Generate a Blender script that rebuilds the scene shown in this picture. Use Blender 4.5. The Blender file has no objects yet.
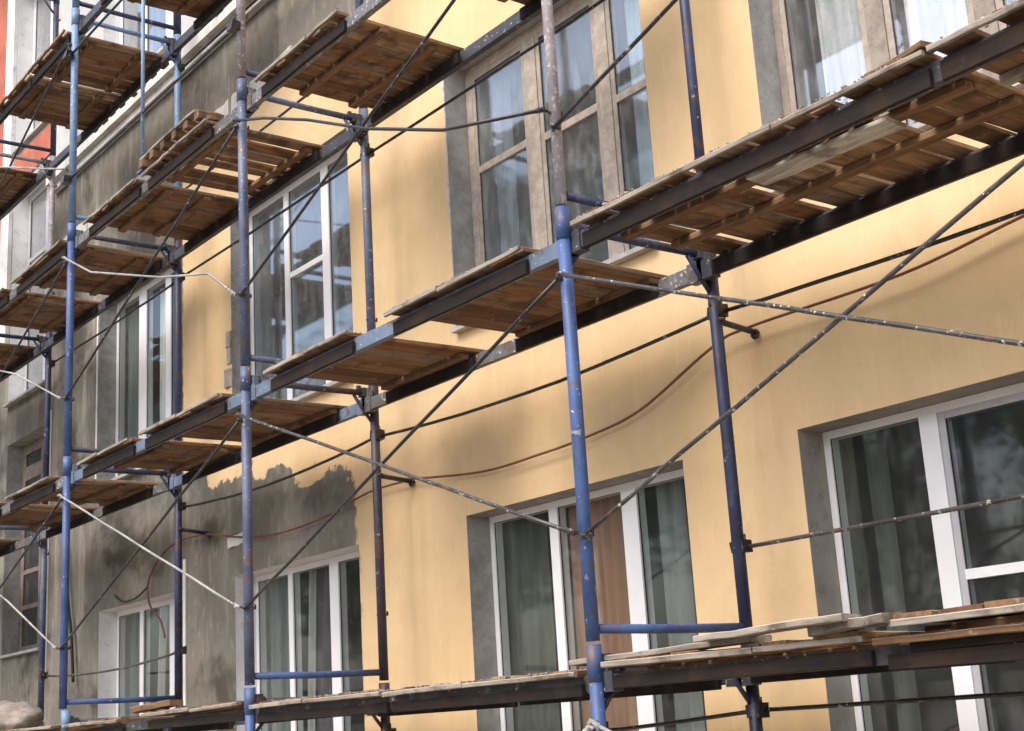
import bpy, math, random
from mathutils import Vector, Matrix
random.seed(7)
S = bpy.context.scene
COL = S.collection
R = math.radians

# ------------------------------------------------------------------ helpers
def tag(o, label=None, cat=None, group=None, kind=None):
    if label: o['label'] = label
    if cat: o['category'] = cat
    if group: o['group'] = group
    if kind: o['kind'] = kind
    return o

class MB:
    """collects shapes into one mesh"""
    def __init__(s): s.v = []; s.f = []; s.sm = []
    def add(s, vs, fs, smooth=False):
        b = len(s.v); s.v += [tuple(p) for p in vs]
        s.f += [tuple(i + b for i in f) for f in fs]; s.sm += [smooth] * len(fs); return s
    def box(s, x0, x1, y0, y1, z0, z1, mat=None, jit=0.0):
        vs = [Vector(p) for p in ((x0,y0,z0),(x1,y0,z0),(x1,y1,z0),(x0,y1,z0),(x0,y0,z1),(x1,y0,z1),(x1,y1,z1),(x0,y1,z1))]
        if jit: vs = [p + Vector([random.uniform(-jit, jit) for _ in range(3)]) for p in vs]
        if mat: vs = [mat @ p for p in vs]
        return s.add(vs, [(0,3,2,1),(4,5,6,7),(0,1,5,4),(1,2,6,5),(2,3,7,6),(3,0,4,7)])
    def board(s, p0, p1, w, t, up=Vector((0,0,1)), n=5, jit=0.004, bev=0.003, bow=0.0):
        """a rough sawn board from p0 to p1 with chamfered, slightly uneven edges"""
        p0 = Vector(p0); p1 = Vector(p1); d = (p1 - p0).normalized()
        side = d.cross(up).normalized(); u = side.cross(d)
        prof = [(-w/2+bev,-t/2),(w/2-bev,-t/2),(w/2,-t/2+bev),(w/2,t/2-bev),(w/2-bev,t/2),(-w/2+bev,t/2),(-w/2,t/2-bev),(-w/2,-t/2+bev)]
        vs = []; tw = random.uniform(-1,1)*jit*2
        for i in range(n+1):
            f = i / n; c = p0.lerp(p1, f) + u*(bow*4*f*(1-f) + random.uniform(-jit,jit)*.4) 
            js = random.uniform(-jit,jit); jw = random.uniform(-jit,jit)
            for a, b in prof:
                vs.append(c + side*(a*(1+jw*4)+js) + u*(b + tw*(f-.5)*a/w))
        fs = []
        for i in range(n):
            for k in range(8):
                a = i*8+k; b = i*8+(k+1)%8
                fs.append((a, b, b+8, a+8))
        fs.append(tuple(range(7,-1,-1))); fs.append(tuple(range(n*8, n*8+8)))
        return s.add(vs, fs)
    def tube(s, pts, r, n=12, cap=True):
        pts = [Vector(p) for p in pts]; vs = []; fs = []
        d0 = (pts[1]-pts[0]).normalized()
        ref = Vector((0,0,1)) if abs(d0.z) < .9 else Vector((1,0,0))
        for i, p in enumerate(pts):
            if i == 0: d = pts[1]-pts[0]
            elif i == len(pts)-1: d = pts[-1]-pts[-2]
            else: d = (pts[i+1]-pts[i]).normalized() + (pts[i]-pts[i-1]).normalized()
            d.normalize(); a = d.cross(ref).normalized(); b = a.cross(d)
            rr = r[i] if isinstance(r, (list, tuple)) else r
            for k in range(n):
                t = 2*math.pi*k/n; vs.append(p + a*math.cos(t)*rr + b*math.sin(t)*rr)
        for i in range(len(pts)-1):
            for k in range(n):
                q = i*n+k; w = i*n+(k+1)%n; fs.append((q, q+n, w+n, w))
        s.add(vs, fs, True)
        if cap:
            m = len(s.v) - len(vs); e = m + (len(pts)-1)*n
            s.f.append(tuple(m+k for k in range(n))); s.sm.append(False)
            s.f.append(tuple(e+n-1-k for k in range(n))); s.sm.append(False)
        return s
    def mesh(s, name, mat, off=(0,0,0)):
        me = bpy.data.meshes.new(name)
        me.from_pydata([(p[0]-off[0], p[1]-off[1], p[2]-off[2]) for p in s.v], [], s.f)
        me.polygons.foreach_set('use_smooth', s.sm); me.materials.append(mat); me.update()
        return me
    def build(s, name, mat, parent=None, off=(0,0,0), loc=None):
        o = bpy.data.objects.new(name, s.mesh(name, mat, off)); COL.objects.link(o)
        if parent: o.parent = parent
        if loc: o.location = loc
        return o

def empty(name, loc):
    o = bpy.data.objects.new(name, None); o.empty_display_size = .2
    o.location = loc; COL.objects.link(o); return o
def link(name, me, parent=None, loc=None):
    o = bpy.data.objects.new(name, me); COL.objects.link(o)
    if parent: o.parent = parent
    if loc: o.location = loc
    return o

# ------------------------------------------------------------------ node helpers
class NT:
    def __init__(s, name):
        s.m = bpy.data.materials.new(name); s.m.use_nodes = True
        s.t = s.m.node_tree; s.n = s.t.nodes; s.l = s.t.links
        s.b = s.n['Principled BSDF']; s.out = s.n['Material Output']
        s.tc = s.n.new('ShaderNodeTexCoord'); s.geo = s.n.new('ShaderNodeNewGeometry')
    def put(s, sock, v):
        if hasattr(v, 'links'): s.l.new(v, sock)
        elif isinstance(v, (tuple, list)) and len(v) == 3 and sock.type == 'RGBA': sock.default_value = (*v, 1)
        else: sock.default_value = v
    def math(s, op, a, b=0.0, c=0.0, clamp=False):
        n = s.n.new('ShaderNodeMath'); n.operation = op; n.use_clamp = clamp
        for i, v in enumerate((a, b, c)): s.put(n.inputs[i], v)
        return n.outputs[0]
    def vm(s, a, b, op='MULTIPLY'):
        n = s.n.new('ShaderNodeVectorMath'); n.operation = op; s.put(n.inputs[0], a); s.put(n.inputs[1], b); return n.outputs[0]
    def noise(s, vec, scale, detail=4, rough=.55, dist=0):
        n = s.n.new('ShaderNodeTexNoise'); s.l.new(vec, n.inputs['Vector'])
        n.inputs['Scale'].default_value = scale; n.inputs['Detail'].default_value = detail
        n.inputs['Roughness'].default_value = rough; n.inputs['Distortion'].default_value = dist
        return n.outputs['Fac']
    def ss(s, x, a, b, lo=0.0, hi=1.0):
        n = s.n.new('ShaderNodeMapRange'); n.interpolation_type = 'SMOOTHSTEP'
        s.put(n.inputs['Value'], x); s.put(n.inputs['From Min'], a); s.put(n.inputs['From Max'], b)
        n.inputs['To Min'].default_value = lo; n.inputs['To Max'].default_value = hi
        return n.outputs['Result']
    def mix(s, f, a, b, mode='MIX'):
        n = s.n.new('ShaderNodeMix'); n.data_type = 'RGBA'; n.blend_type = mode
        s.put(n.inputs[0], f); s.put(n.inputs[6], a); s.put(n.inputs[7], b); return n.outputs[2]
    def ramp(s, f, stops):
        n = s.n.new('ShaderNodeValToRGB'); e = n.color_ramp.elements
        while len(e) < len(stops): e.new(.5)
        for i, (p, c) in enumerate(stops): e[i].position = p; e[i].color = (*c, 1)
        s.l.new(f, n.inputs[0]); return n.outputs[0]
    def bump(s, h, strength, dist=.01):
        n = s.n.new('ShaderNodeBump'); n.inputs['Strength'].default_value = strength
        n.inputs['Distance'].default_value = dist; s.l.new(h, n.inputs['Height']); s.l.new(n.outputs[0], s.b.inputs['Normal'])
    def sep(s, v):
        n = s.n.new('ShaderNodeSeparateXYZ'); s.l.new(v, n.inputs[0]); return n.outputs
    def fin(s, col, rough=.6, spec=.5, metal=0.0):
        s.put(s.b.inputs['Base Color'], col); s.put(s.b.inputs['Roughness'], rough)
        s.put(s.b.inputs['Specular IOR Level'], spec); s.put(s.b.inputs['Metallic'], metal); return s.m
    def objvec(s):
        oi = s.n.new('ShaderNodeObjectInfo'); r = s.math('MULTIPLY', oi.outputs['Random'], 37.0)
        c = s.n.new('ShaderNodeCombineXYZ')
        for i in range(3): s.l.new(r, c.inputs[i])
        return s.vm(s.tc.outputs['Object'], c.outputs[0], 'ADD')

def paint(name, base, dark, rust, rust_lo=.58, splat=.70, rough=.5, metal=0.0):
    """worn enamel on a steel tube: faded patches, rust, cement splashes"""
    t = NT(name); v = t.objvec()
    c = t.mix(t.ss(t.noise(v, 3.5, 5), .35, .65), base, dark)
    c = t.mix(t.math('MULTIPLY', t.ss(t.noise(v, 9, 6, .65), rust_lo, rust_lo+.08), .85), c, rust)
    c = t.mix(t.ss(t.noise(t.vm(v, (1,1,.45)), 26, 5, .7), .54, .68, 0, .5), c, tuple(x*.55+.07 for x in base))
    c = t.mix(t.ss(t.noise(v, 15, 4, .7), .645, .68, 0, .6), c, (.42,.41,.38))
    fine = t.noise(v, 42, 4, .6)
    c = t.mix(t.math('MULTIPLY', t.ss(fine, splat, splat+.04), .75), c, (.55,.54,.5))
    c = t.mix(t.math('MULTIPLY', t.ss(t.noise(v, 90, 3, .6), .55, .75), .35), c, (.05,.045,.04))
    t.bump(fine, .25, .004)
    return t.fin(c, rough, .4, metal)

def wood(name, axis, cols, top=(.34,.29,.23), topf=.75, spl=.6):
    """rough boards; each board its own tone, grain along the axis, dusty upper faces"""
    t = NT(name); v = t.objvec()
    sc = [28, 28, 28]; sc[axis] = 2.2
    g = t.noise(t.vm(v, tuple(sc)), 1.0, 6, .65, .4)
    base = t.ramp(t.geo.outputs['Random Per Island'], [(i/(len(cols)-1), c) for i, c in enumerate(cols)])
    c = t.mix(t.ss(g, .35, .7, 0, .6), base, (.035,.02,.012))
    blot = t.noise(v, 5, 4, .6)
    c = t.mix(t.ss(blot, .50, .66, 0, .65), c, (.04,.024,.015))
    c = t.mix(t.ss(t.noise(v, 14, 5, .7), .6, .72, 0, spl), c, (.36,.31,.25))
    nz = t.sep(t.geo.outputs['Normal'])[2]
    c = t.mix(t.math('MULTIPLY', t.ss(nz, .4, .8), t.ss(blot, .3, .6, topf*.6, topf)), c, top)
    t.bump(g, .5, .006)
    return t.fin(c, .85, .2)

BROWN = [(.44,.35,.26),(.15,.075,.033),(.30,.16,.075),(.37,.22,.115),(.20,.11,.056),(.42,.29,.175),(.26,.125,.055),(.12,.062,.032)]
M = {}
M['blue'] = paint('blue_enamel', (.058,.11,.27), (.035,.068,.18), (.12,.07,.05), .575, .665)
M['slate'] = paint('slate_enamel', (.11,.13,.20), (.055,.07,.135), (.15,.09,.07), .545, .64)
M['pale'] = paint('pale_blue_enamel', (.16,.26,.40), (.10,.17,.30), (.17,.10,.07), .62, .64)
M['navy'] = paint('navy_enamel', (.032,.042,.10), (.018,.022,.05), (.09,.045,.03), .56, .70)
M['greyrust'] = paint('bare_grey_steel', (.33,.31,.33), (.22,.185,.185), (.22,.13,.10), .55, .58)
M['rustbrown'] = paint('rust_brown_steel', (.055,.045,.06), (.03,.025,.04), (.11,.055,.035), .57, .68)
M['beamblue'] = paint('beam_enamel', (.15,.20,.27), (.09,.125,.18), (.10,.06,.045), .56, .64)
M['beamgrey'] = paint('beam_weathered', (.15,.15,.155), (.09,.088,.09), (.12,.075,.05), .52, .60)
M['beamdark'] = paint('beam_dark', (.055,.06,.075), (.035,.035,.04), (.09,.05,.035), .56, .64)  # darkest of the beam enamels
M['rod'] = paint('rod_steel', (.030,.027,.028), (.017,.015,.016), (.075,.04,.027), .62, .655, .3)
M['rodgrey'] = paint('rod_worn', (.065,.06,.058), (.033,.03,.029), (.13,.07,.045), .58, .605, .3)
M['rodwhite'] = paint('rod_splashed', (.34,.335,.32), (.20,.195,.185), (.17,.12,.09), .60, .60)
M['wood_y'] = wood('boards_cross', 1, BROWN)
M['wood_x'] = wood('boards_long', 0, BROWN)
M['edge'] = wood('weathered_edge', 0, [(.22,.18,.14),(.34,.30,.25),(.28,.22,.16)], (.45,.42,.36), .8)
M['palewood'] = wood('pale_plank', 0, [(.56,.53,.46),(.50,.47,.40)], (.5,.47,.42))
M['shade_black'] = wood('shade_strip_dark', 0, [(.007,.007,.008),(.014,.013,.013),(.010,.009,.010)], (.07,.065,.06), .4, .03)  # near-black wood standing in for shade below the deck panels
M['grey_wood'] = wood('grey_batten', 0, [(.25,.22,.17),(.33,.30,.25)], (.4,.37,.32))

def plain(name, col, rough=.6, var=.12, scale=6, spec=.4, dirt=None):
    t = NT(name); v = t.tc.outputs['Object']
    n = t.noise(v, scale, 5, .6)
    c = t.mix(t.ss(n, .3, .7), tuple(x*(1-var) for x in col), tuple(min(1, x*(1+var)) for x in col))
    if dirt: c = t.mix(t.ss(t.noise(v, scale*2.3, 6, .7), .52, .7, 0, .7), c, dirt)
    t.bump(t.noise(v, 60, 3), .15, .004)
    return t.fin(c, rough, spec)
M['pvc'] = plain('white_pvc', (.76,.76,.78), .35, .04, 3, .5)
M['pvc_grey'] = plain('grey_pvc', (.42,.42,.44), .4, .08, 5)
M['rv_grey'] = plain('grey_reveal', (.29,.28,.26), .9, .18, 9, .2, (.20,.19,.17))
M['rv_beige'] = plain('beige_reveal', (.27,.25,.215), .9, .15, 4, .2, (.17,.155,.13))
M['rv_white'] = plain('white_reveal', (.72,.71,.69), .85, .08, 4, .2, (.5,.48,.45))
M['oldframe'] = plain('peeling_frame', (.36,.31,.26), .7, .22, 14, .3, (.33,.25,.19))
M['filler'] = plain('filler_grey', (.46,.44,.41), .95, .2, 20, .2)
M['greyframe'] = plain('grey_worn_frame', (.24,.205,.175), .75, .2, 14, .3, (.17,.13,.10))
M['oldsash'] = plain('peeling_sash', (.33,.285,.24), .7, .15, 16, .3, (.22,.17,.13))
M['brownframe'] = plain('brown_frame', (.20,.165,.14), .7, .25, 8, .3, (.08,.06,.045))
M['sill'] = plain('sill_grey', (.36,.35,.33), .8, .2, 5, .3)
M['cornice'] = plain('cornice_plaster', (.52,.50,.46), .9, .2, 3, .2, (.24,.22,.19))
M['white_trim'] = plain('white_trim_paint', (.68,.67,.64), .85, .1, 3, .2, (.42,.40,.37))
M['red'] = plain('red_render', (.40,.125,.08), .9, .15, 2, .2, (.45,.24,.18))
M['room'] = plain('room_dark', (.16,.15,.145), .9, .2, 2, .2)
M['brick'] = plain('brick_patch', (.27,.24,.21), .9, .3, 8, .2)
M['mortar'] = plain('mortar_crumb', (.30,.26,.22), .95, .4, 30, .1)
M['sack'] = plain('sack_cloth', (.27,.24,.21), .95, .3, 7, .1, (.15,.125,.11))
M['slatesheet'] = plain('rusty_sheet', (.36,.24,.18), .85, .35, 8, .3, (.46,.40,.34))
M['copper'] = plain('red_cable_skin', (.17,.065,.04), .6, .2, 8, .3)
M['black'] = plain('black_cable_skin', (.02,.02,.02), .6, .2, 8, .3)
M['ground'] = plain('trodden_ground', (.27,.25,.215), .95, .25, .6, .2, (.18,.165,.14))
M['road'] = plain('asphalt', (.055,.055,.057), .9, .2, 1.5, .3)
M['pave'] = plain('pavement_concrete', (.33,.32,.30), .9, .15, 1.2, .3)
M['bark'] = plain('bark', (.09,.07,.05), .95, .3, 12, .1)
M['roof'] = plain('roof_felt', (.08,.08,.085), .9, .2, 1, .2)
t = NT('leaves'); M['leaf'] = t.fin(t.ramp(t.geo.outputs['Random Per Island'], [(0,(.03,.06,.018)),(.5,(.06,.11,.03)),(1,(.10,.16,.05))]), .6, .3)

def cloth(name, col, trans=.25):
    t = NT(name); v = t.tc.outputs['Object']
    n = t.noise(t.vm(v, (14,14,.8)), 1, 3)
    c = t.mix(t.ss(n, .35, .65), tuple(x*.8 for x in col), tuple(min(1,x*1.12) for x in col))
    t.fin(c, .9, .1)
    tr = t.n.new('ShaderNodeBsdfTranslucent'); t.put(tr.inputs[0], c)
    mx = t.n.new('ShaderNodeMixShader'); mx.inputs[0].default_value = trans
    t.l.new(t.b.outputs[0], mx.inputs[1]); t.l.new(tr.outputs[0], mx.inputs[2]); t.l.new(mx.outputs[0], t.out.inputs[0])
    return t.m
M['c_peach'] = cloth('peach_cloth', (.46,.25,.165)); M['c_grey'] = cloth('grey_cloth', (.26,.275,.285))
M['c_plum'] = cloth('plum_cloth', (.15,.125,.15)); M['c_white'] = cloth('white_cloth', (.9,.91,.93), .15)
M['c_green'] = cloth('olive_cloth', (.115,.12,.105)); M['c_pale'] = cloth('pale_cloth', (.45,.44,.46))

def glass(name, tint, refl, dirt=.05, rough=.015):
    t = NT(name); t.n.remove(t.b)
    tr = t.n.new('ShaderNodeBsdfTransparent'); tr.inputs[0].default_value = (*tint, 1)
    gl = t.n.new('ShaderNodeBsdfGlossy'); gl.inputs['Roughness'].default_value = rough
    v = t.tc.outputs['Object']
    bp = t.n.new('ShaderNodeBump'); bp.inputs['Strength'].default_value = .06; bp.inputs['Distance'].default_value = .02
    t.l.new(t.noise(v, 1.7, 2), bp.inputs['Height']); t.l.new(bp.outputs[0], gl.inputs['Normal'])
    dp = t.n.new('ShaderNodeVectorMath'); dp.operation = 'DOT_PRODUCT'
    t.l.new(t.geo.outputs['Incoming'], dp.inputs[0]); t.l.new(t.geo.outputs['Normal'], dp.inputs[1])
    ca = t.math('SUBTRACT', 1.0, t.math('ABSOLUTE', dp.outputs['Value']), clamp=True)
    f = t.math('MULTIPLY', t.math('MULTIPLY_ADD', t.math('POWER', ca, 5.0), .96, .04), refl, clamp=True)
    m1 = t.n.new('ShaderNodeMixShader'); t.l.new(f, m1.inputs[0]); t.l.new(tr.outputs[0], m1.inputs[1]); t.l.new(gl.outputs[0], m1.inputs[2])
    df = t.n.new('ShaderNodeBsdfDiffuse'); df.inputs[0].default_value = (.62,.63,.63,1)
    d = t.ss(t.noise(t.vm(v, (6,6,2)), 1.6, 6, .7), .42, .75, dirt*.3, dirt)
    m2 = t.n.new('ShaderNodeMixShader'); t.l.new(d, m2.inputs[0]); t.l.new(m1.outputs[0], m2.inputs[1]); t.l.new(df.outputs[0], m2.inputs[2])
    t.l.new(m2.outputs[0], t.out.inputs[0]); return t.m
M['glass'] = glass('window_glass', (.91,.94,.92), 1.0, .05, .04)
M['glass_dirty'] = glass('dusty_old_glass', (.86,.93,.96), 3.4, .20, .05)
M['glass_clear'] = glass('bright_old_glass', (.96,.98,.99), 4.6, .16, .03)

# facade render: yellow paint, bare plaster at the left and in a ragged patch, pale upper storey
t = NT('facade_render'); P = t.geo.outputs['Position']; X, Y, Z = t.sep(P)[0:3]
rag = t.noise(t.vm(P, (2.6, 1, 4.5)), 1.0, 2, .45)
rag2 = t.noise(P, 9, 4, .6)
ragx = t.math('ADD', t.math('MULTIPLY', t.math('SUBTRACT', rag, .5), .62), t.math('MULTIPLY', t.math('SUBTRACT', rag2, .5), .22))
edge = t.math('MULTIPLY_ADD', X, -.15, 1.05)                        # height of the ragged paint line
low = t.math('MULTIPLY', t.ss(t.math('SUBTRACT', t.math('ADD', edge, ragx), Z), -.012, .022),
             t.ss(t.math('ADD', X, t.math('MULTIPLY', t.math('SUBTRACT', rag2, .5), .25)), -3.92, -3.98))
left = t.ss(t.math('ADD', X, t.math('MULTIPLY', t.math('SUBTRACT', rag2, .5), .08)), -6.86, -6.89)
high = t.ss(t.math('ADD', Z, t.math('MULTIPLY', ragx, .25)), 5.14, 5.18)
bare = t.math('MAXIMUM', low, t.math('MAXIMUM', left, high))
big = t.noise(P, .9, 4, .6); mid = t.noise(P, 4.5, 6, .65); streak = t.noise(t.vm(P, (6, 6, .55)), 1, 5, .6)
yel = t.mix(t.ss(big, .3, .7), (.605,.43,.235), (.67,.49,.285))
yel = t.mix(t.ss(mid, .46, .66, 0, .34), yel, (.54,.395,.22))
yel = t.mix(t.ss(t.noise(t.vm(P, (30,30,4)), 1, 4, .6), .52, .75, 0, .22), yel, (.76,.60,.38))
yel = t.mix(t.ss(streak, .55, .75, 0, .12), yel, (.40,.31,.17))
yel = t.mix(t.ss(t.noise(P, 24, 3, .7), .66, .74, 0, .35), yel, (.36,.27,.15))
yel = t.mix(t.ss(t.noise(P, 1.7, 4, .65, .5), .55, .72, 0, .16), yel, (.47,.37,.20))
gry = t.mix(t.ss(big, .35, .65), (.215,.198,.165), (.15,.138,.113))
gry = t.mix(t.ss(mid, .45, .72, 0, .5), gry, (.15,.138,.115))
gry = t.mix(t.ss(t.noise(t.vm(P, (16,16,5)), 1, 5, .65), .5, .72, 0, .4), gry, (.40,.375,.325))
gry = t.mix(t.ss(streak, .52, .68, 0, .5), gry, (.37,.345,.29))
gry = t.mix(t.ss(t.noise(P, 1.15, 4, .6, .3), .49, .66, 0, .85), gry, (.058,.05,.04))
# rough dark coat just under the ragged paint line
coat = t.math('MULTIPLY', t.ss(t.math('SUBTRACT', t.math('ADD', edge, -.28), Z), .12, -.1), t.math('MULTIPLY', low, t.ss(Z, 1.0, 1.25)))
gry = t.mix(t.math('MULTIPLY', coat, t.ss(rag2, .35, .6, .35, .8)), gry, (.11,.105,.09))
upp = t.ss(Z, 6.2, 6.25)
gry = t.mix(upp, gry, t.mix(mid, (.36,.36,.35), (.56,.55,.53)))
col = t.mix(bare, yel, gry)
h = t.math('ADD', t.math('MULTIPLY', mid, t.math('MULTIPLY_ADD', bare, 1.6, .3)), t.math('MULTIPLY', t.noise(P, 120, 3), .25))
h = t.math('ADD', h, t.math('MULTIPLY', t.noise(t.vm(P, (26,26,17)), 1, 4, .65), .55))
t.bump(h, .35, .012)
M['wall'] = t.fin(col, .92, .15)

# ------------------------------------------------------------------ ground
GZ = -2.0
g = MB().add([(-300,-300,GZ),(300,-300,GZ),(300,300,GZ),(-300,300,GZ)], [(0,1,2,3)]).build('ground', M['ground']); tag(g, kind='structure')
g = MB().add([(-150,-27,GZ+.004),(150,-27,GZ+.004),(150,-18,GZ+.004),(-150,-18,GZ+.004)], [(0,1,2,3)]).build('road', M['road']); tag(g, kind='structure')
g = MB().box(-150,150,-18,-15.5,GZ-.05,GZ+.12).build('pavement', M['pave']); tag(g, kind='structure')

# ------------------------------------------------------------------ building
WY = 1.25; FY = 1.43; IY = 1.66
BO = (-2.0, WY, GZ)                                              # base of the building
bld = empty('apartment_building', BO)
tag(bld, 'long apartment building with yellow painted render and bare grey plaster behind the scaffold', 'building')
def bpart(mb, name, mat, parent=None): return mb.build(name, mat, parent or bld, BO if True else (0,0,0))

# openings: x0,x1,z0,z1
OP = {
 'W1': (.21,2.28,-.77,1.09), 'W2': (-2.60,-.60,-.77,1.09), 'W3': (-5.88,-3.93,-.77,1.09), 'W4': (-8.82,-6.88,-.77,1.09),
 'U1': (.20,2.28,2.30,4.25), 'U2': (-2.60,-.62,2.30,4.25), 'U3': (-5.90,-3.91,2.30,4.30), 'U4': (-8.90,-6.90,2.30,4.28),
 'T3': (-5.9,-3.92,6.4,8.3), 'T4': (-8.9,-6.9,6.4,8.3),
 'S1': (-11.72,-10.38,.84,3.30), 'S2': (-11.76,-10.38,3.76,6.46), 'S3': (-11.76,-10.38,6.96,9.2)}
X0, X1, Z1 = -12.08, 8.0, 9.8
xs = sorted({X0, X1, *[v for o in OP.values() for v in o[:2]]}); zs = sorted({GZ-.1, Z1, *[v for o in OP.values() for v in o[2:]]})
mb = MB(); idx = {}
def vid(i, j):
    if (i, j) not in idx: idx[i, j] = len(mb.v); mb.v.append((xs[i], WY, zs[j]))
    return idx[i, j]
for i in range(len(xs)-1):
    for j in range(len(zs)-1):
        cx = (xs[i]+xs[i+1])/2; cz = (zs[j]+zs[j+1])/2
        if any(o[0] < cx < o[1] and o[2] < cz < o[3] for o in OP.values()): continue
        mb.f.append((vid(i,j), vid(i+1,j), vid(i+1,j+1), vid(i,j+1))); mb.sm.append(False)
BY = 11.0
mb.add([(X1,WY,GZ-.1),(X1,BY,GZ-.1),(X1,BY,Z1),(X1,WY,Z1)], [(0,1,2,3)])
mb.add([(X0,WY,GZ-.1),(X0,BY,GZ-.1),(X0,BY,Z1),(X0,WY,Z1)], [(3,2,1,0)])
mb.add([(X0,BY,GZ-.1),(X1,BY,GZ-.1),(X1,BY,Z1),(X0,BY,Z1)], [(3,2,1,0)])
bpart(mb, 'wall', M['wall'])
bpart(MB().box(X0-.1, X1+.4, WY-.5, BY+.4, Z1+.003, Z1+.25), 'roof', M['roof'])
mb = MB()
for (za, zb) in ((-1.95,1.6),(1.75,4.95),(5.1,8.9)):             # the rooms behind the panes
    a, b = (X0+.3, X1-.3)
    for (xa, xb) in ((-10.1,-6.2),(-6.1,-3.0),(-2.9,-.1),(0.02,7.7)):
        vs = [(xa,IY,za),(xb,IY,za),(xb,4.8,za),(xa,4.8,za),(xa,IY,zb),(xb,IY,zb),(xb,4.8,zb),(xa,4.8,zb)]
        mb.add(vs, [(0,1,2,3),(4,7,6,5),(2,6,7,3),(0,3,7,4),(1,5,6,2)])
vs = [(-12,IY,-1.9),(-10.2,IY,-1.9),(-10.2,4.8,-1.9),(-12,4.8,-1.9),(-12,IY,9.4),(-10.2,IY,9.4),(-10.2,4.8,9.4),(-12,4.8,9.4)]
mb.add(vs, [(0,1,2,3),(4,7,6,5),(2,6,7,3),(0,3,7,4),(1,5,6,2)])
bpart(mb, 'interior', M['room'])
bpart(MB().box(-10.25,-3.0,WY-.13,WY-.003,6.02,6.2).box(-10.25,-3.0,WY-.07,WY-.004,5.94,6.017), 'cornice', M['cornice'])
mb = MB(); x = -10.2
while x < -5.3:
    w = random.uniform(.35,.8); mb.board((x,WY-.02,5.22+random.uniform(-.015,.015)),(x+w-.02,WY-.02,5.22+random.uniform(-.015,.015)),.034,.17,n=4,jit=.012); x += w
bpart(mb, 'plaster_band', M['cornice'])
bpart(MB().box(-12.07,-11.78,WY-.05,WY-.003,4.25,9.7), 'pilaster', M['white_trim'])
bpart(MB().box(-11.70,-10.45,WY-.02,WY-.003,6.52,6.9), 'spandrel_panel', M['red'])
bpart(MB().box(-10.34,-10.25,WY-.03,WY-.003,.6,3.42), 'corner_bead', M['white_trim'])
bpart(MB().box(-8.945,-8.915,WY-.012,WY-.003,2.3,4.3), 'corner_bead', M['white_trim'])
bpart(MB().box(-6.86,-6.81,WY-.014,WY-.003,-.8,1.35), 'corner_bead', M['white_trim'])
for (a, b, c, d) in ((-5.99,-5.884,3.05,3.19),(-5.965,-5.884,2.90,3.045),(-6.0,-5.884,2.70,2.86)):
    bpart(MB().board((a,WY-.006,(c+d)/2),(b,WY-.006,(c+d)/2),.02,d-c,n=3,jit=.01), 'exposed_brick', M['brick'])
bpart(MB().board((-5.97,WY-.003,1.37),(-5.62,WY-.003,1.40),.012,.09,n=5,jit=.015), 'filler_patch', M['rv_white'])

vs = []; n = 60                                                   # ragged filler left along the old window's edge
for i in range(n+1):
    z = 2.36+1.86*i/n; wd = max(.002, .012+.016*math.sin(i*.37)*math.sin(i*.11+1)+random.uniform(-.006,.006))
    vs += [(-2.598,WY-.002,z),(-2.600-wd,WY-.002,z),(-2.600-wd*.7,WY-.008,z),(-2.601,WY-.008,z)]
fs = [(4*i+k,4*i+(k+1)%4,4*i+4+(k+1)%4,4*i+4+k) for i in range(n) for k in range(4)]
bpart(MB().add(vs, fs), 'filler_patch', M['filler'])
def frame_mb(x0, x1, z0, z1, w, y0=FY, y1=FY+.07):
    m = MB()
    m.box(x0, x0+w, y0, y1, z0, z1); m.box(x1-w, x1, y0, y1, z0, z1)
    m.box(x0+w, x1-w, y0+.002, y1-.002, z1-w, z1); m.box(x0+w, x1-w, y0+.002, y1-.002, z0, z0+w)
    return m
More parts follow.
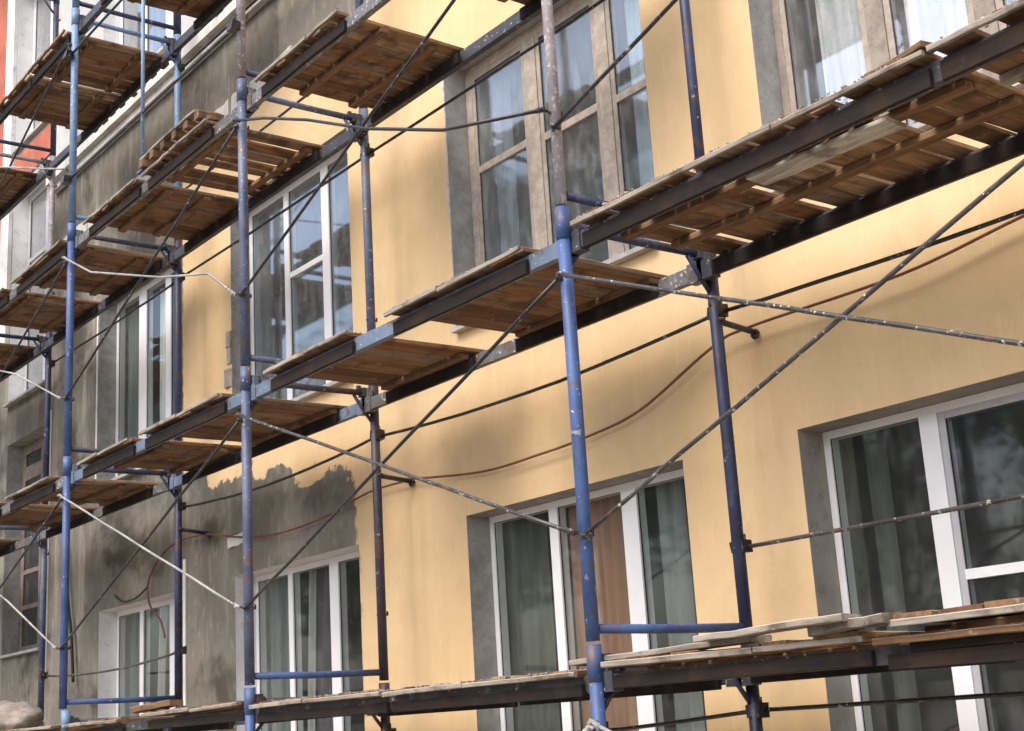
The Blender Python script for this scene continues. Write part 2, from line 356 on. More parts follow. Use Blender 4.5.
def window(key, lab, fm, gm, rm, muls, bars=(), fw=.075, sash=None, sashm=None, lining=True):
    """muls: (xa, xb) mullions; bars: (pane index, z, thickness); sash: panes with an inner sash"""
    x0, x1, z0, z1 = OP[key]
    wn = frame_mb(x0+.003, x1-.003, z0+.003, z1-.003, fw)
    for a, b in muls: wn.box(a, b, FY-.004, FY+.066, z0+fw+.003, z1-fw-.003)
    wo = bpart(wn, 'window', fm); wo['label'] = lab
    edges = [x0+fw] + [v for m_ in muls for v in m_] + [x1-fw]
    # reveal: four inner faces of the wall opening
    rv = MB()
    rv.add([(x0,WY,z0),(x0,WY,z1),(x0,IY,z1),(x0,IY,z0)], [(0,1,2,3)]); rv.add([(x1,WY,z0),(x1,WY,z1),(x1,IY,z1),(x1,IY,z0)], [(3,2,1,0)])
    rv.add([(x0,WY,z1),(x1,WY,z1),(x1,IY,z1),(x0,IY,z1)], [(0,1,2,3)]); rv.add([(x0,WY,z0),(x1,WY,z0),(x1,IY,z0),(x0,IY,z0)], [(3,2,1,0)])
    rv.build('reveal', rm, wo)
    rv_o = wo.children[0]
    for v in rv_o.data.vertices: v.co = (v.co.x-BO[0], v.co.y-BO[1], v.co.z-BO[2])
    MB().box(x0+.01, x1-.01, WY-.06, FY-.003, z0+.002, z0+.03).build('sill', M['sill'], wo, BO)
    for i in range(len(edges)//2):
        a, b = edges[2*i], edges[2*i+1]
        za, zb = z0+fw, z1-fw
        if sash and i in sash:
            s = .036; sm = MB()
            sm = frame_mb(a+.002, b-.002, za+.002, zb-.002, s, FY+.003, FY+.052); sm.build('sash', sashm or fm, wo, BO)
            a, b, za, zb = a+s, b-s, za+s, zb-s
        MB().box(a-.006, b+.006, FY+.014, FY+.020, za-.006, zb+.006).build('pane', gm, wo, BO)
        q = .007; frame_mb(a-.001, b+.001, za-.001, zb+.001, q, FY+.008, FY+.0135).build('seal', M['black'], wo, BO)
        for (pi, zz, th) in bars:
            if pi == i: MB().box(a-.002, b+.002, FY+.002, FY+.050, zz-th/2, zz+th/2).build('glazing_bar', fm, wo, BO)
    return wo
window('W1', 'white framed window with beige reveal', M['pvc'], M['glass'], M['rv_beige'], [(.79,.89),(1.56,1.68)], [(1,.30,.045)], sash={1}, sashm=M['pvc_grey'], fw=.04)
window('W2', 'white framed window with peach curtain behind its middle pane', M['pvc'], M['glass'], M['rv_grey'], [(-1.98,-1.90),(-1.31,-1.18)], fw=.042)
window('W3', 'white framed window with plum curtain', M['pvc'], M['glass'], M['rv_white'], [(-5.31,-5.24),(-4.66,-4.53)], fw=.045)
window('W4', 'white framed window with white reveal in bare plaster', M['pvc'], M['glass'], M['rv_white'], [(-8.24,-8.16),(-7.56,-7.45)], fw=.05)
window('U1', 'old wooden window reflecting bright sky', M['greyframe'], M['glass_clear'], M['rv_grey'], [(.79,.90),(1.39,1.50)], [(0,3.52,.05),(1,3.52,.05),(2,3.52,.05)], fw=.05, sash={0,1,2}, sashm=M['oldsash'])
window('U2', 'old wooden window with a crossbar in each of three lights', M['oldframe'], M['glass_dirty'], M['rv_grey'], [(-1.93,-1.81),(-1.215,-1.11)], [(0,3.47,.05),(1,3.44,.05),(2,3.42,.05)], fw=.07, sash={0,1,2}, sashm=M['oldsash'])
window('U3', 'white framed upper window with one crossbar', M['pvc'], M['glass_dirty'], M['rv_grey'], [(-5.26,-5.18),(-4.63,-4.52)], [(1,3.50,.045)], fw=.055)
window('U4', 'white framed upper window in bare plaster', M['pvc'], M['glass'], M['rv_grey'], [(-8.30,-8.12),(-7.66,-7.54)], fw=.06)
window('T3', 'top storey window over the cornice', M['pvc'], M['glass_dirty'], M['rv_white'], [(-5.27,-5.16),(-4.64,-4.49)], fw=.08)
window('T4', 'top storey window with white reveal over the cornice', M['pvc'], M['glass_dirty'], M['rv_white'], [(-8.3,-8.15),(-7.66,-7.5)], fw=.08)
window('S1', 'brown wooden stairwell window in bare plaster', M['brownframe'], M['glass'], M['rv_grey'], [(-11.08,-11.02)], [(0,1.40,.05),(1,1.40,.05),(0,1.80,.05),(1,1.80,.05),(0,2.95,.16),(1,2.95,.16)], fw=.12)
window('S2', 'white stairwell window with white reveal', M['pvc_grey'], M['glass_dirty'], M['rv_white'], [(-11.1,-11.02)], [(0,4.9,.05),(1,4.9,.05),(0,5.6,.05),(1,5.6,.05)], fw=.09)
window('S3', 'topmost stairwell window with white reveal', M['pvc'], M['glass_dirty'], M['rv_white'], [(-11.1,-11.02)], [(0,7.7,.05),(1,7.7,.05)], fw=.09)

# red neighbour at the far left
rb = empty('red_building', (-15.2, WY, GZ)); tag(rb, 'orange red rendered building section adjoining at the far left edge', 'building')
o = (-15.2, WY, GZ)
MB().box(-18.5,-12.09,WY+.01,BY,GZ-.1,9.9).build('wall', M['red'], rb, o)
MB().box(-18.6,-12.12,WY-.25,BY+.3,9.903,10.1).build('roof', M['roof'], rb, o)

# curtains behind the panes
def curtain(xa, xb, za, zb, m, lab, y=1.535, amp=.018, wl=.11, slant=0.0):
    n = max(12, int((xb-xa)/.02)); vs = []; ph = random.uniform(0,6)
    rows = 6
    for j in range(rows+1):
        f = j/rows
        for i in range(n+1):
            x = xa + (xb-xa)*i/n + slant*(1-f)
            vs.append((x, y + amp*math.sin(ph + i/n*(xb-xa)/wl*6.28 + .6*math.sin(3*f) + 1.6*math.sin(i*.11+ph*2)) + .006*math.sin(i*1.7+ph), za + (zb-za)*f))
    fs = [(j*(n+1)+i, j*(n+1)+i+1, (j+1)*(n+1)+i+1, (j+1)*(n+1)+i) for j in range(rows) for i in range(n)]
    mb = MB().add(vs, fs, True); o = mb.build('curtain', M[m], None, ((xa+xb)/2, y, za), ((xa+xb)/2, y, za))
    return tag(o, lab, 'curtain')
curtain(-1.92,-1.22,-.72,1.06,'c_peach','peach orange curtain behind the middle pane of a lower window')
curtain(-2.58,-2.15,-.72,1.06,'c_green','olive grey curtain at the left pane beside the peach curtain')
curtain(-1.10,-.92,-.72,1.06,'c_grey','narrow grey curtain right of the peach curtain')
curtain(-5.05,-4.62,-.72,1.06,'c_plum','dark plum curtain in the lower window beside the bare plaster corner',slant=-.1)
curtain(-5.13,-4.98,-.72,1.06,'c_pale','thin pale curtain strip slanting beside the dark plum curtain',y=1.51,slant=-.12,amp=.01)
curtain(-5.80,-5.35,-.72,1.06,'c_grey','grey curtain at the left pane beside the plum curtain')
curtain(-8.75,-8.30,-.72,1.06,'c_grey','light grey curtain in the lower window with a white reveal far left')
curtain(-8.02,-7.86,-.72,1.06,'c_pale','pale slanting curtain edge in the lower far left window',slant=-.08)
curtain(.36,.50,-.72,1.06,'c_green','narrow olive curtain in the left pane of the rightmost lower window')
curtain(.96,1.39,2.34,4.2,'c_white','white sheer curtain behind the middle lights of the upper right wooden window')
curtain(.40,.78,2.34,4.2,'c_white','white sheer curtain in the left light of the upper right wooden window')
curtain(1.56,2.1,2.34,4.2,'c_white','white sheer curtain in the right light of the upper right wooden window')
curtain(-2.45,-2.2,2.34,4.2,'c_pale','pale curtain in the left light of the large old wooden window')
curtain(-1.05,-.9,2.34,4.2,'c_white','narrow white curtain in the right light of the large old wooden window')
curtain(-8.05,-7.9,2.34,4.2,'c_white','narrow white curtain in the upper window within bare plaster')
curtain(-8.8,-8.4,2.34,4.2,'c_grey','grey curtain at the left pane of the upper window within bare plaster')

# ------------------------------------------------------------------ scaffold
PX = {'Z': 3.18, 'A': 0.02, 'B': -3.19, 'C': -6.33, 'D': -9.56, 'E': -12.75}
D = .955
POST = {'Z': 'posts beyond the right edge', 'A': 'nearest posts', 'B': 'second posts from right', 'C': 'third posts from right', 'D': 'fourth posts from right', 'E': 'posts beyond the left edge'}
LIFT = {0: 'below the bottom deck', 1: 'from bottom to second deck', 2: 'from second to third deck', 3: 'from third to top deck', 4: 'above the top deck'}
DECK = {0: 'bottom deck', 1: 'second deck', 2: 'third deck', 3: 'top deck'}
MESH = {}
def cached(key, fn, name, mat):
    k = (key, mat.name)
    if k not in MESH: MESH[k] = fn().mesh(name, mat)
    return MESH[k]
def upright_mb(r, joint):
    m = MB(); m.tube([(0,0,.10),(0,0,1.1),(0,0,2.06)], r, 16)
    if joint: m.tube([(0,0,1.93),(0,0,2.085)], r+.004, 16)
    else: m.tube([(0,0,2.02),(0,0,2.085)], r+.003, 16)
    return m
def pin_mb():
    m = MB(); m.tube([(0,-.035,0),(0,.045,0)], .008, 8); m.tube([(0,.045,-.006),(0,.045,.022)], .006, 8); return m
def transom_mb(): return MB().tube([(0,.028,0),(0,D/2,-.004),(0,D-.028,0)], .021, 12)
def gusset_mb(s):
    y0 = .028 if s > 0 else D-.028
    return MB().tube([(0,y0,-.19),(0,y0+s*.05,-.13),(0,y0+s*.13,-.02)], .012, 8)
def hook_mb(): return MB().box(-.028,.028,-.045,.03,-.03,.03).box(-.012,.012,-.07,-.045,-.015,.045)
def frame(c, k, mf, mr, look, r=.031, dx=0.0):
    root = empty('scaffold_frame', (PX[c]+dx, 0, 2*k-2))
    tag(root, f'{look} scaffold frame at the {POST[c]}, {LIFT[k]}', 'scaffold frame', 'ladder frames of the scaffold')
    f = link('upright', cached(('up', r), lambda: upright_mb(r, True), 'upright', M[mf]), root)
    b = link('upright', cached(('up', r), lambda: upright_mb(r, True), 'upright', M[mr]), root, (0,D,0))
    link('transom', cached('tr', transom_mb, 'transom', M[mr]), root, (0,0,2.0))
    link('transom', cached('tr', transom_mb, 'transom', M['blue' if k == 1 else mr]), root, (0,0,.152))
    for s in (1,-1): link('gusset', cached(('gu', s), lambda: gusset_mb(s), 'gusset', M[mr]), root, (0,0,2.0))
    for p, z in ((f,.56),(f,1.74),(b,.52),(b,1.74)):
        q = link('latch_pin', cached('pin', pin_mb, 'latch_pin', M['rod']), p, (0, 0, z))
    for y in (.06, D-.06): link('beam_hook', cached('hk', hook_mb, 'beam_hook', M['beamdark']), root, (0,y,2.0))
    if k == 0:
        for y in (0, D): link('base_plate', cached('bp', lambda: MB().box(-.08,.08,-.08,.08,.003,.018).tube([(0,0,.018),(0,0,.12)], .02, 12), 'base_plate', M['greyrust']), root, (0,y,0))
    return root
frame('A',0,'blue','navy','bright blue'); frame('A',1,'blue','navy','chipped blue'); frame('A',2,'greyrust','navy','grey and rusty',.027)
frame('B',0,'blue','rustbrown','bright blue and brown'); frame('B',1,'slate','rustbrown','slate and brown'); frame('B',2,'slate','slate','slate blue'); frame('B',3,'greyrust','navy','grey rusty')
frame('C',0,'pale','navy','pale blue set aside', dx=.07); frame('C',1,'blue','navy','chipped blue'); frame('C',2,'blue','navy','dark blue'); frame('C',3,'pale','pale','pale blue'); frame('C',4,'pale','navy','pale blue topmost')
frame('D',0,'slate','slate','slate grey'); frame('D',1,'navy','slate','navy'); frame('D',2,'navy','navy','dark navy'); frame('D',3,'slate','greyrust','grey stained'); frame('D',4,'navy','navy','navy topmost')
for k in range(2): frame('Z',k,'blue','navy','blue')
for k in range(4): frame('E',k,'blue','navy','blue')

BAY = {'ZA': ('A','Z','right of the nearest posts'), 'AB': ('B','A','between nearest and second posts'), 'BC': ('C','B','between second and third posts'), 'CD': ('D','C','between third and fourth posts'), 'DE': ('E','D','left of the fourth posts')}
def beam(bay, lv, rear, m):
    a, b = PX[BAY[bay][0]]+.035, PX[BAY[bay][1]]-.035; L = b-a; y = D-.055 if rear else .05
    z = 2*lv + (.030 if lv == 0 else .008)
    root = empty('deck_beam', ((a+b)/2, y, z-.135))
    look = {'beamgrey':'grey weathered','beamblue':'light blue','beamdark':'dark dirty','blue':'blue'}[m]
    tag(root, f'{look} {"wall" if rear else "outer"} side beam of the {DECK[lv]}, {BAY[bay][2]}', 'beam', 'long beams carrying the decks')
    h = L/2; bh = .062 if lv == 0 else .078
    mb = MB().box(-h,h,-.022,.022,0,.012).box(-h,h,-.022,.022,bh-.012,bh).box(-h,h,-.005,.005,.013,bh-.013)
    mb.box(-h,h,-.0221,-.017,.0125,bh-.0125)
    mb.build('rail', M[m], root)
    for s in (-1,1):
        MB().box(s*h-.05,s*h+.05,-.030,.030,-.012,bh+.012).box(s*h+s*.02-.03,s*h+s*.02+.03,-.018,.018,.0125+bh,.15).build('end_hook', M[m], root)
for bay, lv in (('ZA',0),('AB',0),('BC',0),('CD',0),('DE',0),('ZA',1),('AB',1),('BC',1),('CD',1),('DE',1),('AB',2),('BC',2),('CD',2),('DE',2),('BC',3),('CD',3),('DE',3)):
    for rear in (False, True):
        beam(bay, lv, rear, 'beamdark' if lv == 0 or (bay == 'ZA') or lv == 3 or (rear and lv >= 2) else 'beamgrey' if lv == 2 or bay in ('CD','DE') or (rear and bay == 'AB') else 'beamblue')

def panel(lv, xa, xb, look, gap=.004, wmin=.09, wmax=.16, y0=-.024, y1=.985, edge=True, batt=(.25,.72), bm='wood_x', tilt=0.0, skip=(), zoff=0.0, pm='wood_y', skew=0.0, em='edge', slots=0.0, rough=.5):
    z = 2*lv - .028 + zoff
    root = empty('deck_panel', ((xa+xb)/2, .48, z)); root.rotation_euler = (R(random.uniform(-.25,.25)), R(tilt), R(skew))
    tag(root, look, 'deck panel', 'timber deck panels lying on the scaffold')
    w = (xb-xa)/2; mb = MB(); x = -w; i = 0
    ya, yb = y0-.48, y1-.48
    while x < w-.03:
        pw = min(random.uniform(wmin,wmax), w-x)
        if i not in skip and pw > .025:
            j = random.uniform(-.012,.012)
            mb.board((x+pw/2, ya+random.uniform(-.012,.02), j*rough+.004),(x+pw/2+random.uniform(-.008,.008), yb+random.uniform(-.03,.02), -j*.3), pw-.003, .024, n=5, jit=.003)
        x += pw + (gap if random.random() < .75 else gap*3) + (.06 if random.random() < slots else 0); i += 1
    mb.build('planks', M[pm], root)
    for f in batt:
        y = ya + (yb-ya)*f
        MB().board((-w+random.uniform(.0,.06),y+random.uniform(-.02,.02),-.029),(w-random.uniform(.0,.06),y+random.uniform(-.02,.02),-.029),.062,.030,n=6).build('batten', M[bm], root)
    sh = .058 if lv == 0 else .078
    for yy in (-.467, D-.105-.48):  # added dark strips paint the panel's shade over the beam faces
        MB().board((-w+.004,yy,-.044-sh/2),(w-.004,yy,-.044-sh/2),.022,sh-.004,n=6,jit=.003).build('shade_strip', M['shade_black'], root)
    if edge:
        e = MB(); c0 = random.uniform(-.3,.3)*w
        e.board((-w-.012,ya-.012,-.003+random.uniform(-.006,.004)),(c0-.004,ya-.014,-.003+random.uniform(-.004,.006)),.02,.024,n=6,jit=.004)
        e.board((c0+.004,ya-.010,random.uniform(-.009,.002)),(w+.01,ya-.016,random.uniform(-.006,.004)),.02,.021,n=6,jit=.004)
        e.build('edge_board', M[em], root)
    return root
# second deck
p = panel(1,.14,2.06,'long brown panel with pale edge board, second deck, right of nearest post',gap=.006,batt=(.30,.60),wmin=.07,wmax=.18,slots=.16)
MB().board((-.10,-.24,-.052),(.60,-.20,-.050),.13,.018,n=5).build('patch_board', M['palewood'], p)
panel(1,2.10,3.08,'gappy brown panel on the second deck at the right edge of the photo',gap=.024,wmin=.11,wmax=.17,batt=(.42,.75),slots=.15,bm='grey_wood',zoff=.006)
panel(1,-1.46,-.27,'smooth brown panel on the second deck just left of the nearest post',gap=.002,wmin=.14,wmax=.2,batt=(.12,.86))
panel(1,-2.86,-1.88,'smooth brown panel on the second deck just right of the second post',gap=.002,wmin=.14,wmax=.2,batt=(.14,.84))
panel(1,-4.78,-3.50,'wide brown panel on the second deck just left of the second post',gap=.002,wmin=.14,wmax=.2,batt=(.15,.85))
panel(1,-6.00,-5.00,'square brown panel on the second deck just right of the third post',gap=.003,wmin=.12,wmax=.2,batt=(.3,.75))
panel(1,-7.72,-6.66,'brown panel on the second deck just left of the third post',gap=.003,batt=(.2,.62,.85))
panel(1,-9.2,-8.02,'dark brown panel on the second deck just right of the fourth post',gap=.003)
panel(1,-11.9,-10.2,'brown panel on the second deck past the fourth post',gap=.003)
# third deck
panel(2,-2.92,-1.86,'brown two batten panel with bright edge board, third deck, by second post',gap=.005,wmin=.08,wmax=.13,batt=(.33,.70),slots=.03)
panel(2,-1.22,-.12,'brown panel on the third deck at the top edge, beside nearest post',gap=.004)
p = panel(2,-4.76,-3.66,'ragged slatted panel with light gaps, third deck, left of second post',gap=.04,wmin=.07,wmax=.13,batt=(.2,.8),tilt=-.6,slots=.2)
for i in range(6):
    xx = -.50+i*.19+random.uniform(-.02,.02)
    MB().board((xx,-.55,.062),(xx+.01,-.35,.06),.075,.06,n=3,jit=.006).build('cleat', M['wood_y'], p)
MB().board((-.54,-.52,.104),(.44,-.53,.108),.06,.02,n=8,jit=.007).build('top_slat', M['edge'], p)
panel(2,-5.95,-4.92,'dark brown panel with thin battens on the third deck, right of the third post',gap=.004,wmin=.12,wmax=.2,batt=(.28,.6))
panel(2,-7.72,-6.48,'brown panel on the third deck just left of the third post',gap=.003,wmin=.12,wmax=.2)
panel(2,-9.1,-7.98,'brown panel on the third deck just right of the fourth post',gap=.003)
panel(2,-11.6,-9.8,'dark brown panel on the third deck at the left edge of the photo',gap=.003)
# top deck
panel(3,-8.42,-7.48,'large brown panel with dark edge, top deck, left of third post',gap=.006,wmin=.08,wmax=.13,zoff=-.03,em='wood_x')
panel(3,-7.44,-6.5,'brown slatted panel on the top deck against the third post',gap=.006,wmin=.08,wmax=.13,zoff=-.03,em='wood_x')
panel(3,-5.75,-4.7,'brown panel on the top deck at the top edge, right of third post',gap=.004)
panel(3,-11.4,-9.85,'dark brown panel on the top deck at the left edge of the photo',gap=.004)
# bottom deck
panel(0,.12,1.5,'dark panel with reddish edge board on the bottom deck, right of the nearest post',gap=.003,zoff=.02)
panel(0,1.56,3.06,'lower dark panel on the bottom deck under the stacked rough panel',gap=.003,zoff=.0,em='wood_x')
panel(0,-1.62,-.08,'dark brown panel on the bottom deck just left of the nearest post',gap=.003)
panel(0,-3.1,-1.66,'weathered panel on the bottom deck just right of the second post',gap=.003,tilt=.25)
panel(0,-4.72,-3.28,'weathered panel on the bottom deck just left of the second post',gap=.003,tilt=-.3,zoff=.02)
panel(0,-6.2,-5.15,'short dark panel on the bottom deck just right of the third post',gap=.003,tilt=.3)
panel(0,-7.9,-6.45,'pale edged panel on the bottom deck just left of the third post',gap=.003)
panel(0,-9.4,-8.1,'dark panel on the bottom deck beside the fourth post',gap=.003)

# loose things on the decks
o = MB().board((.72,-.03,.052),(1.50,-.085,.062),.10,.026,n=7,jit=.006).build('loose_board', M['edge']); tag(o, 'pale loose board with a broken end on the bottom deck, right of the nearest post', 'board')
o = MB().board((-.2,.10,.02),(.95,.04,.035),.12,.024,n=7,jit=.006).build('loose_board', M['grey_wood']); tag(o, 'grey stained loose board behind the nearest post on the bottom deck', 'board')
o = MB().board((1.30,-.02,.03),(1.66,-.06,.048),.12,.034,n=4,jit=.01).build('loose_board', M['grey_wood']); tag(o, 'short grey offcut beside the stacked rough panel on the bottom deck', 'offcut')
o = MB().board((1.80,.03,1.992),(2.08,.0,1.999),.09,.024,n=4,jit=.008).build('loose_board', M['wood_x']); tag(o, 'short brown offcut on the second deck under the bright upper window', 'offcut')
o = MB().board((-4.9,.0,.03),(-4.3,.03,.05),.10,.04,n=5,jit=.006).build('loose_board', M['wood_x']); tag(o, 'short brown board on the bottom deck left of the second post', 'board')
o = MB().board((-6.2,.02,-.05),(-5.15,.02,-.03),.05,.05,n=6).build('loose_board', M['wood_x']); tag(o, 'dark square timber slung under the bottom deck near the third post', 'timber')
panel(0,1.66,3.08,'second rough panel stacked on the bottom deck at the lower right',gap=.004,wmin=.12,wmax=.2,zoff=.062,tilt=-.5,rough=1.4,y0=-.06,y1=.6,batt=(.2,.8))
# a slumped sack on the left end of the bottom deck
import bmesh
bm = bmesh.new(); bmesh.ops.create_icosphere(bm, subdivisions=4, radius=1)
from mathutils import noise as mn
for v in bm.verts:
    n_ = mn.noise(v.co*2.1)*.16 + mn.noise(v.co*5.5)*.05
    v.co = Vector((v.co.x*.42*(1+n_), v.co.y*.28*(1+n_), max(v.co.z, -.55)*.19*(1+n_*1.4)))
me = bpy.data.meshes.new('cement_sack'); bm.to_mesh(me); bm.free(); me.materials.append(M['sack'])
for p_ in me.polygons: p_.use_smooth = True
o = link('cement_sack', me, None, (-9.36,.60,.09)); tag(o, 'slumped dusty grey sack on the bottom deck at the lower left corner', 'sack')
mb = MB()                                                        # mortar crumbs
for (xa, xb, z, n) in ((.15,2.0,1.975,420),(-2.85,-1.9,1.975,220),(-1.45,-.3,1.975,200),(-3.0,-1.7,-.025,160),(-1.6,-.1,-.03,160),(2.1,3.0,1.98,120)):
    for i in range(n):
        x = random.uniform(xa,xb); y = -.035+abs(random.gauss(0,.06)); s = random.uniform(.002,.005)*(2.0 if random.random() < .12 else 1.2)
        mt = Matrix.Translation((x,y,z+s*.3+.012)) @ Matrix.Rotation(random.uniform(0,3),4,'Z') @ Matrix.Rotation(random.uniform(0,1),4,'X')
        mb.box(-s,s,-s*.8,s*.8,-s*.6,s*.6,mt,s*.3)
o = mb.build('rubble', M['mortar']); tag(o, 'grey mortar crumbs scattered along the deck edges', 'rubble', None, 'stuff')

# rods: braces and guard rails
def rod(name, pts, m, lab, cat, grp, r=.0098, sag=0.0, wob=.004):
    pts = [Vector(p) for p in pts]
    if len(pts) == 2:
        a, b = pts; n = 10
        pts = [a.lerp(b, i/n) + Vector((0, random.uniform(-wob,wob)*.6, random.uniform(-wob,wob)*.6 - sag*4*(i/n)*(1-i/n))) if 0 < i < n else a.lerp(b,i/n) for i in range(n+1)]
    c = pts[0].copy()
    root = empty(name, c); tag(root, lab, cat, grp)
    q = [p-c for p in pts]
    r = r*.85 if m == 'rodwhite' else r
    MB().tube(q, r, 10).build('tube', M[m], root)
    for e, f in ((q[0], q[1]), (q[-1], q[-2])):                   # flattened, pinned ends
        d = (f-e).normalized(); up = Vector((0,1,0))
        MB().board(e-d*.02, e+d*.05, .026, .008, up, n=1, jit=0, bev=.002).tube([e+Vector((0,-.022,0)), e+Vector((0,.03,0))], .009, 8).build('lug', M[m], root)
    if name == 'guard_rail':
        for e, sg in ((q[0],1),(q[-1],-1)):
            MB().box(e.x-.04,e.x+.04,e.y-.05,e.y+.016,e.z-.03,e.z+.03,None,.006).tube([e+Vector((sg*.03,-.02,.0)),e+Vector((sg*.03,-.02,.06))],.007,6).build('coupler', M['rod'], root)
    return root
FYB = -.038; RYB = D+.036
BG = 'diagonal braces of the scaffold'; RG = 'guard rails of the scaffold'
LV = {0:'over the bottom deck',1:'over the second deck',2:'over the third deck',-1:'below the bottom deck'}
def brace(bay, lv, rising, m, mid=None, look='dark', z0=None, z1=None, dy=0.0):
    a, b = PX[BAY[bay][0]], PX[BAY[bay][1]]
    za, zb = (2*lv+.56, 2*lv+1.74) if rising else (2*lv+1.76, 2*lv+.57)
    if z0 is not None: za = z0
    if z1 is not None: zb = z1
    y = FYB - (.0 if rising else .03) + dy
    pts = [(a+.036,y,za)] + [(x,y,z) for x, z in (mid or [])] + [(b-.012,y,zb)]
    sl = 'rising to the right' if rising else 'falling to the right'
    rod('diagonal_brace', pts, m, f'{look} brace {sl} {LV[lv]}, {BAY[bay][2]}', 'brace', BG)
brace('ZA',0,True,'rodgrey',look='flecked',z0=.55); brace('ZA',0,False,'rodgrey',look='grey',z0=1.74,z1=.5)
brace('AB',0,True,'rod'); brace('AB',0,False,'rodgrey',look='grey')
brace('BC',0,True,'rod'); brace('BC',0,False,'rodwhite',look='white straight')
brace('CD',0,True,'rod'); brace('CD',0,False,'rodwhite',look='white',mid=[(-7.5,1.05)])
brace('AB',1,True,'rod'); brace('AB',1,False,'rod',mid=[(-2.75,3.62),(-2.2,3.39),(-1.55,3.08),(-.8,2.78)],look='bent dark')
brace('ZA',1,True,'rod',z0=2.47,z1=3.40)
brace('BC',1,True,'rod'); brace('BC',1,False,'rodwhite',mid=[(-5.7,3.46),(-4.35,3.02),(-3.58,2.82)],look='bent white')
brace('CD',1,True,'rod'); brace('CD',1,False,'rodwhite',mid=[(-8.0,3.20),(-7.44,3.03)],look='bent white')
brace('CD',2,True,'rod'); brace('CD',2,False,'rodwhite',look='white')
for b_ in ('AB','ZA'):
    brace(b_,-1,False,'rodwhite',look='pale'); brace(b_,-1,True,'rodwhite',look='pale')
RR = {-1:'low rail',0:'rail'}
def rail(pts, m, lab, sag=0.0): rod('guard_rail', pts, m, lab, 'rail', RG, .0105, sag)
def rr(bay, z, m, lab, sag=.0, y=RYB): rail([(PX[BAY[bay][0]],y,z),(PX[BAY[bay][1]],y,z)], m, f'{lab}, {BAY[bay][2]}', sag)
rr('ZA',1.71,'rod','dark wall side rail above head height of the bottom deck',.04); rr('AB',1.71,'rod','dark sagging wall side rail above the bottom deck',.06); rr('BC',1.72,'rod','dark sagging wall side rail above the bottom deck',.07)
rr('AB',3.76,'rod','straight dark wall side rail above the second deck',.01); rr('BC',3.76,'rod','straight dark wall side rail above the second deck',.01); rr('CD',3.75,'rod','straight dark wall side rail above the second deck',.01)
rr('ZA',.53,'rodgrey','knee high grey speckled rail above the bottom deck'); rr('CD',.53,'rodgrey','knee high sagging rail above the bottom deck',.06)
rr('ZA',-.23,'rod','dark rail below the bottom deck'); rr('AB',-.23,'rod','dark crooked rail below the bottom deck',.06)
rr('BC',5.76,'rod','dark wall side rail above the third deck'); rr('AB',5.72,'rod','dark wall side rail above the third deck')
rr('BC',4.47,'rod','dark outer guard rail above the third deck',0,FYB); rr('BC',5.63,'rod','dark outer rail under the top deck',0,FYB)
rr('BC',4.56,'rod','dark knee high wall side rail above the third deck'); rr('BC',6.54,'rod','dark wall side rail above the top deck')
o = empty('guard_post', (-4.78,.0,3.99)); tag(o, 'thin pale blue prop standing on the third deck edge, between second and third posts', 'post')
MB().tube([(0,-.03,0),(0,-.03,1.9)], .015, 12).build('tube', M['pale'], o); MB().box(-.05,.05,-.055,.02,-.005,.006).build('foot', M['pale'], o)

# wall ties with hooks
for c, z, lab in (('A',1.66,'rusty wall tie behind the nearest post, below the second deck'),('B',1.44,'rusty wall tie behind the second post, below the second deck'),('C',1.53,'dark rusty wall tie behind the third post on bare plaster')):
    x = PX[c]; root = empty('wall_tie', (x, D, z)); tag(root, lab, 'wall tie', 'ties from the rear posts to the wall')
    MB().tube([(0,.02,0),(0,.12,-.01),(0,WY-D+.02,-.03)], .016, 10).build('arm', M['rustbrown'], root)
    MB().tube([(0,-.0,-.0),(.036,0,.0),(.0365,.02,0)], .012, 8).build('clamp', M['rustbrown'], root)
    ring = [(.02*math.cos(a_), WY-D-.02, -.035+.02*math.sin(a_)) for a_ in [i*math.pi/7 for i in range(15)]]
    MB().tube(ring, .009, 8, False).build('ring', M['rustbrown'], root)

# cables along the wall
def cable(pts, r, m, lab, grp=None):
    P_ = [Vector(p) for p in pts]; out = []
    for i in range(len(P_)-1):                                    # Catmull-Rom
        a, b, c_, d = P_[max(i-1,0)], P_[i], P_[i+1], P_[min(i+2,len(P_)-1)]
        for k in range(8):
            f = k/8; out.append(.5*((2*b)+(c_-a)*f+(2*a-5*b+4*c_-d)*f*f+(3*b-a-3*c_+d)*f**3))
    out.append(P_[-1]); o = MB().tube([q-P_[0] for q in out], r, 8).build('cable', M[m], None, (0,0,0), P_[0]); tag(o, lab, 'cable', grp); return o
CY = 1.20
cable([(3.2,CY,1.86),(2.4,CY,1.80),(1.62,CY,1.73),(.96,CY,1.66),(.02,CY,1.66),(-.26,CY,1.62),(-.84,CY,1.41),(-1.3,CY,1.35),(-1.75,CY,1.33),(-2.36,CY,1.33),(-3.2,CY,1.43)], .008, 'copper', 'red brown cable sagging across the yellow wall below the second deck')
cable([(-3.2,CY,1.42),(-3.7,CY,1.42),(-4.3,CY,1.34),(-5.0,CY,1.32),(-5.6,CY,1.37),(-6.33,CY,1.50)], .008, 'copper', 'red brown cable sagging over the ragged grey plaster patch')
cable([(-6.33,CY,1.50),(-6.9,CY,1.51),(-7.3,CY,1.40),(-7.52,CY,1.22),(-7.48,CY,1.02),(-7.25,CY,.86),(-7.15,CY,.70)], .009, 'copper', 'red brown cable looping down over the lower far left window')
cable([(-8.35,CY+.02,1.20),(-8.15,CY+.02,1.12),(-7.85,CY+.02,1.12),(-7.55,CY,1.18)], .009, 'black', 'short black cable end curling above the lower far left window')
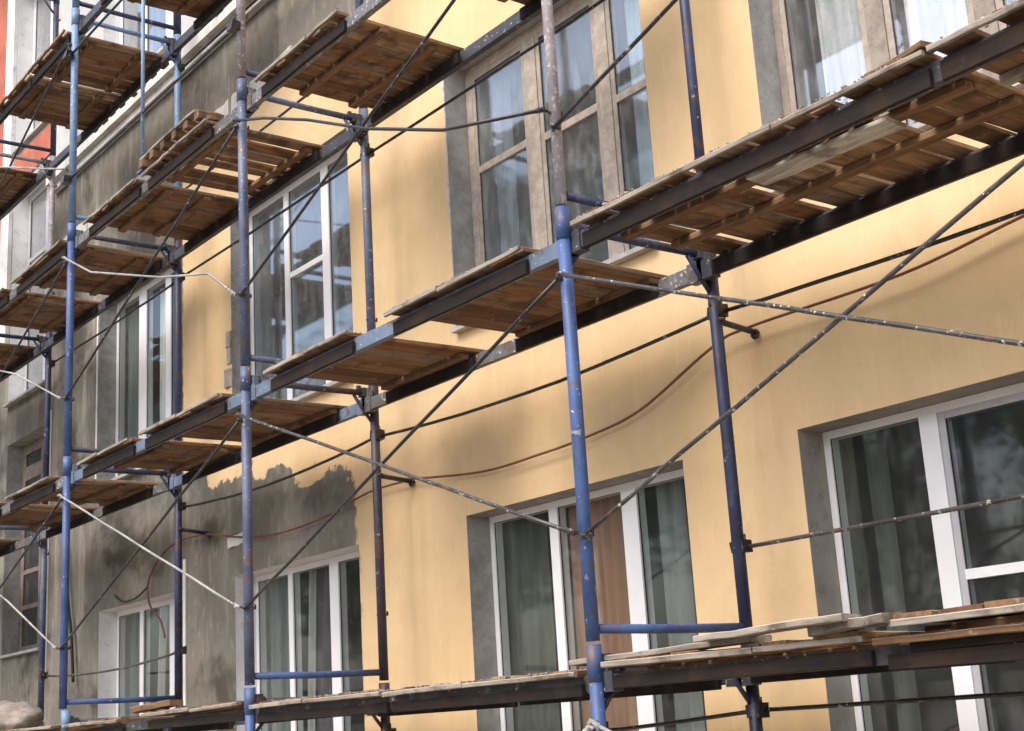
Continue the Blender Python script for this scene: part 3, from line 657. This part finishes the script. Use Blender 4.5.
cable([(-9.35,CY,.45),(-9.42,CY,.9),(-9.55,CY,1.35),(-9.62,CY,1.85)], .016, 'black', 'dark cable hanging on bare plaster behind the third blue post')

# ------------------------------------------------------------------ trees across the road (they show in the panes)
def tree_meshes(h, rad, seed, n):
    rd = random.Random(seed); tr = MB(); cr = MB()
    tr.tube([(0,0,0),(.08,.05,h*.3),(-.05,.1,h*.55),(.05,0,h*.85)], [.24,.19,.13,.04], 10)
    cl = []
    for i in range(16):
        a = rd.uniform(0,6.28); q = rd.uniform(.25,1)*rad; z = h*rd.uniform(.35,.95); q *= 1-.55*abs(z/h-.6)/.4
        p = Vector((math.cos(a)*q, math.sin(a)*q, z)); cl.append((p, rd.uniform(.5,1.05)*rad*.42))
        tr.tube([(0,.05,z*.72), p*.5+Vector((0,0,z*.42)), p], [.07,.045,.015], 6)
    for i in range(n):
        p, r_ = rd.choice(cl); d = Vector((rd.gauss(0,1),rd.gauss(0,1),rd.gauss(0,.8))).normalized()*r_*rd.uniform(.35,1.05)
        q = p+d; s = rd.uniform(.04,.10); u = Vector((rd.gauss(0,1),rd.gauss(0,1),rd.gauss(0,1))).normalized(); w = u.cross(Vector((rd.gauss(0,1),rd.gauss(0,1),.3))).normalized()
        cr.add([q-u*s, q+w*s*.6, q+u*s, q-w*s*.6], [(0,1,2,3)])
    return tr.mesh('trunk', M['bark']), cr.mesh('crown', M['leaf'])
TM = [tree_meshes(8.6,3.2,1,12000), tree_meshes(7.2,2.9,2,11000)]
for i, (x, y, k, s) in enumerate(((9,-13,1,.95),(1.5,-13.5,0,.8),(-4.5,-12.5,1,1.0),(-10.5,-13,0,.95),(-17,-12.5,0,1.62),(-23,-13.5,1,1.7),(-29,-12.5,0,1.42),(-36,-13,1,1.9),(-45,-12.5,0,1.8))):
    root = empty('street_tree', (x,y,GZ)); root.scale = (s,s,s); root.rotation_euler.z = i*1.7
    tag(root, 'leafy green street tree before the road, seen only mirrored in the panes', 'tree', 'street trees opposite the building')
    link('trunk', TM[k][0], root); link('crown', TM[k][1], root)

# ------------------------------------------------------------------ light and camera
w = bpy.data.worlds.new('World'); S.world = w; w.use_nodes = True
sky = w.node_tree.nodes.new('ShaderNodeTexSky'); sky.sky_type = 'NISHITA'; sky.sun_disc = False
EL, AZ = R(52), R(172)                                            # sun in front of the facade
sky.sun_elevation = EL; sky.sun_rotation = AZ; sky.dust_density = 4; sky.air_density = 1.0; sky.ozone_density = 1.0
bg = w.node_tree.nodes['Background']; bg.inputs[1].default_value = .15
w.node_tree.links.new(sky.outputs[0], bg.inputs[0])
sd = bpy.data.lights.new('sun', 'SUN'); sd.energy = .85; sd.angle = R(40); sd.color = (1,.96,.91)
so = bpy.data.objects.new('sun', sd); COL.objects.link(so); so.location = (0,-10,20)
dirv = Vector((math.sin(AZ)*math.cos(EL), math.cos(AZ)*math.cos(EL), math.sin(EL)))
so.rotation_euler = dirv.to_track_quat('Z','Y').to_euler()

f, yaw, pit, rol = 1413.567, -.9076917, .2494209, -.0613096
cy, sy, cp, sp, cr, sr = math.cos(yaw), math.sin(yaw), math.cos(pit), math.sin(pit), math.cos(rol), math.sin(rol)
fw = Vector((cp*sy, cp*cy, sp)); rt = Vector((cy, -sy, 0)); up = rt.cross(fw)
r2 = cr*rt + sr*up; u2 = -sr*rt + cr*up
cd = bpy.data.cameras.new('camera'); cam = bpy.data.objects.new('camera', cd); COL.objects.link(cam)
cam.matrix_world = Matrix(((r2.x,u2.x,-fw.x,4.736522),(r2.y,u2.y,-fw.y,-4.033867),(r2.z,u2.z,-fw.z,-.234296),(0,0,0,1)))
cd.sensor_width = 36; cd.lens = 36*f/1024; cd.clip_start = .05; cd.clip_end = 2000
S.camera = cam
S.view_settings.view_transform = 'Standard'; S.view_settings.look = 'None'; S.view_settings.gamma = 1; S.view_settings.exposure = 1.28
S.render.resolution_x = 1024; S.render.resolution_y = 731
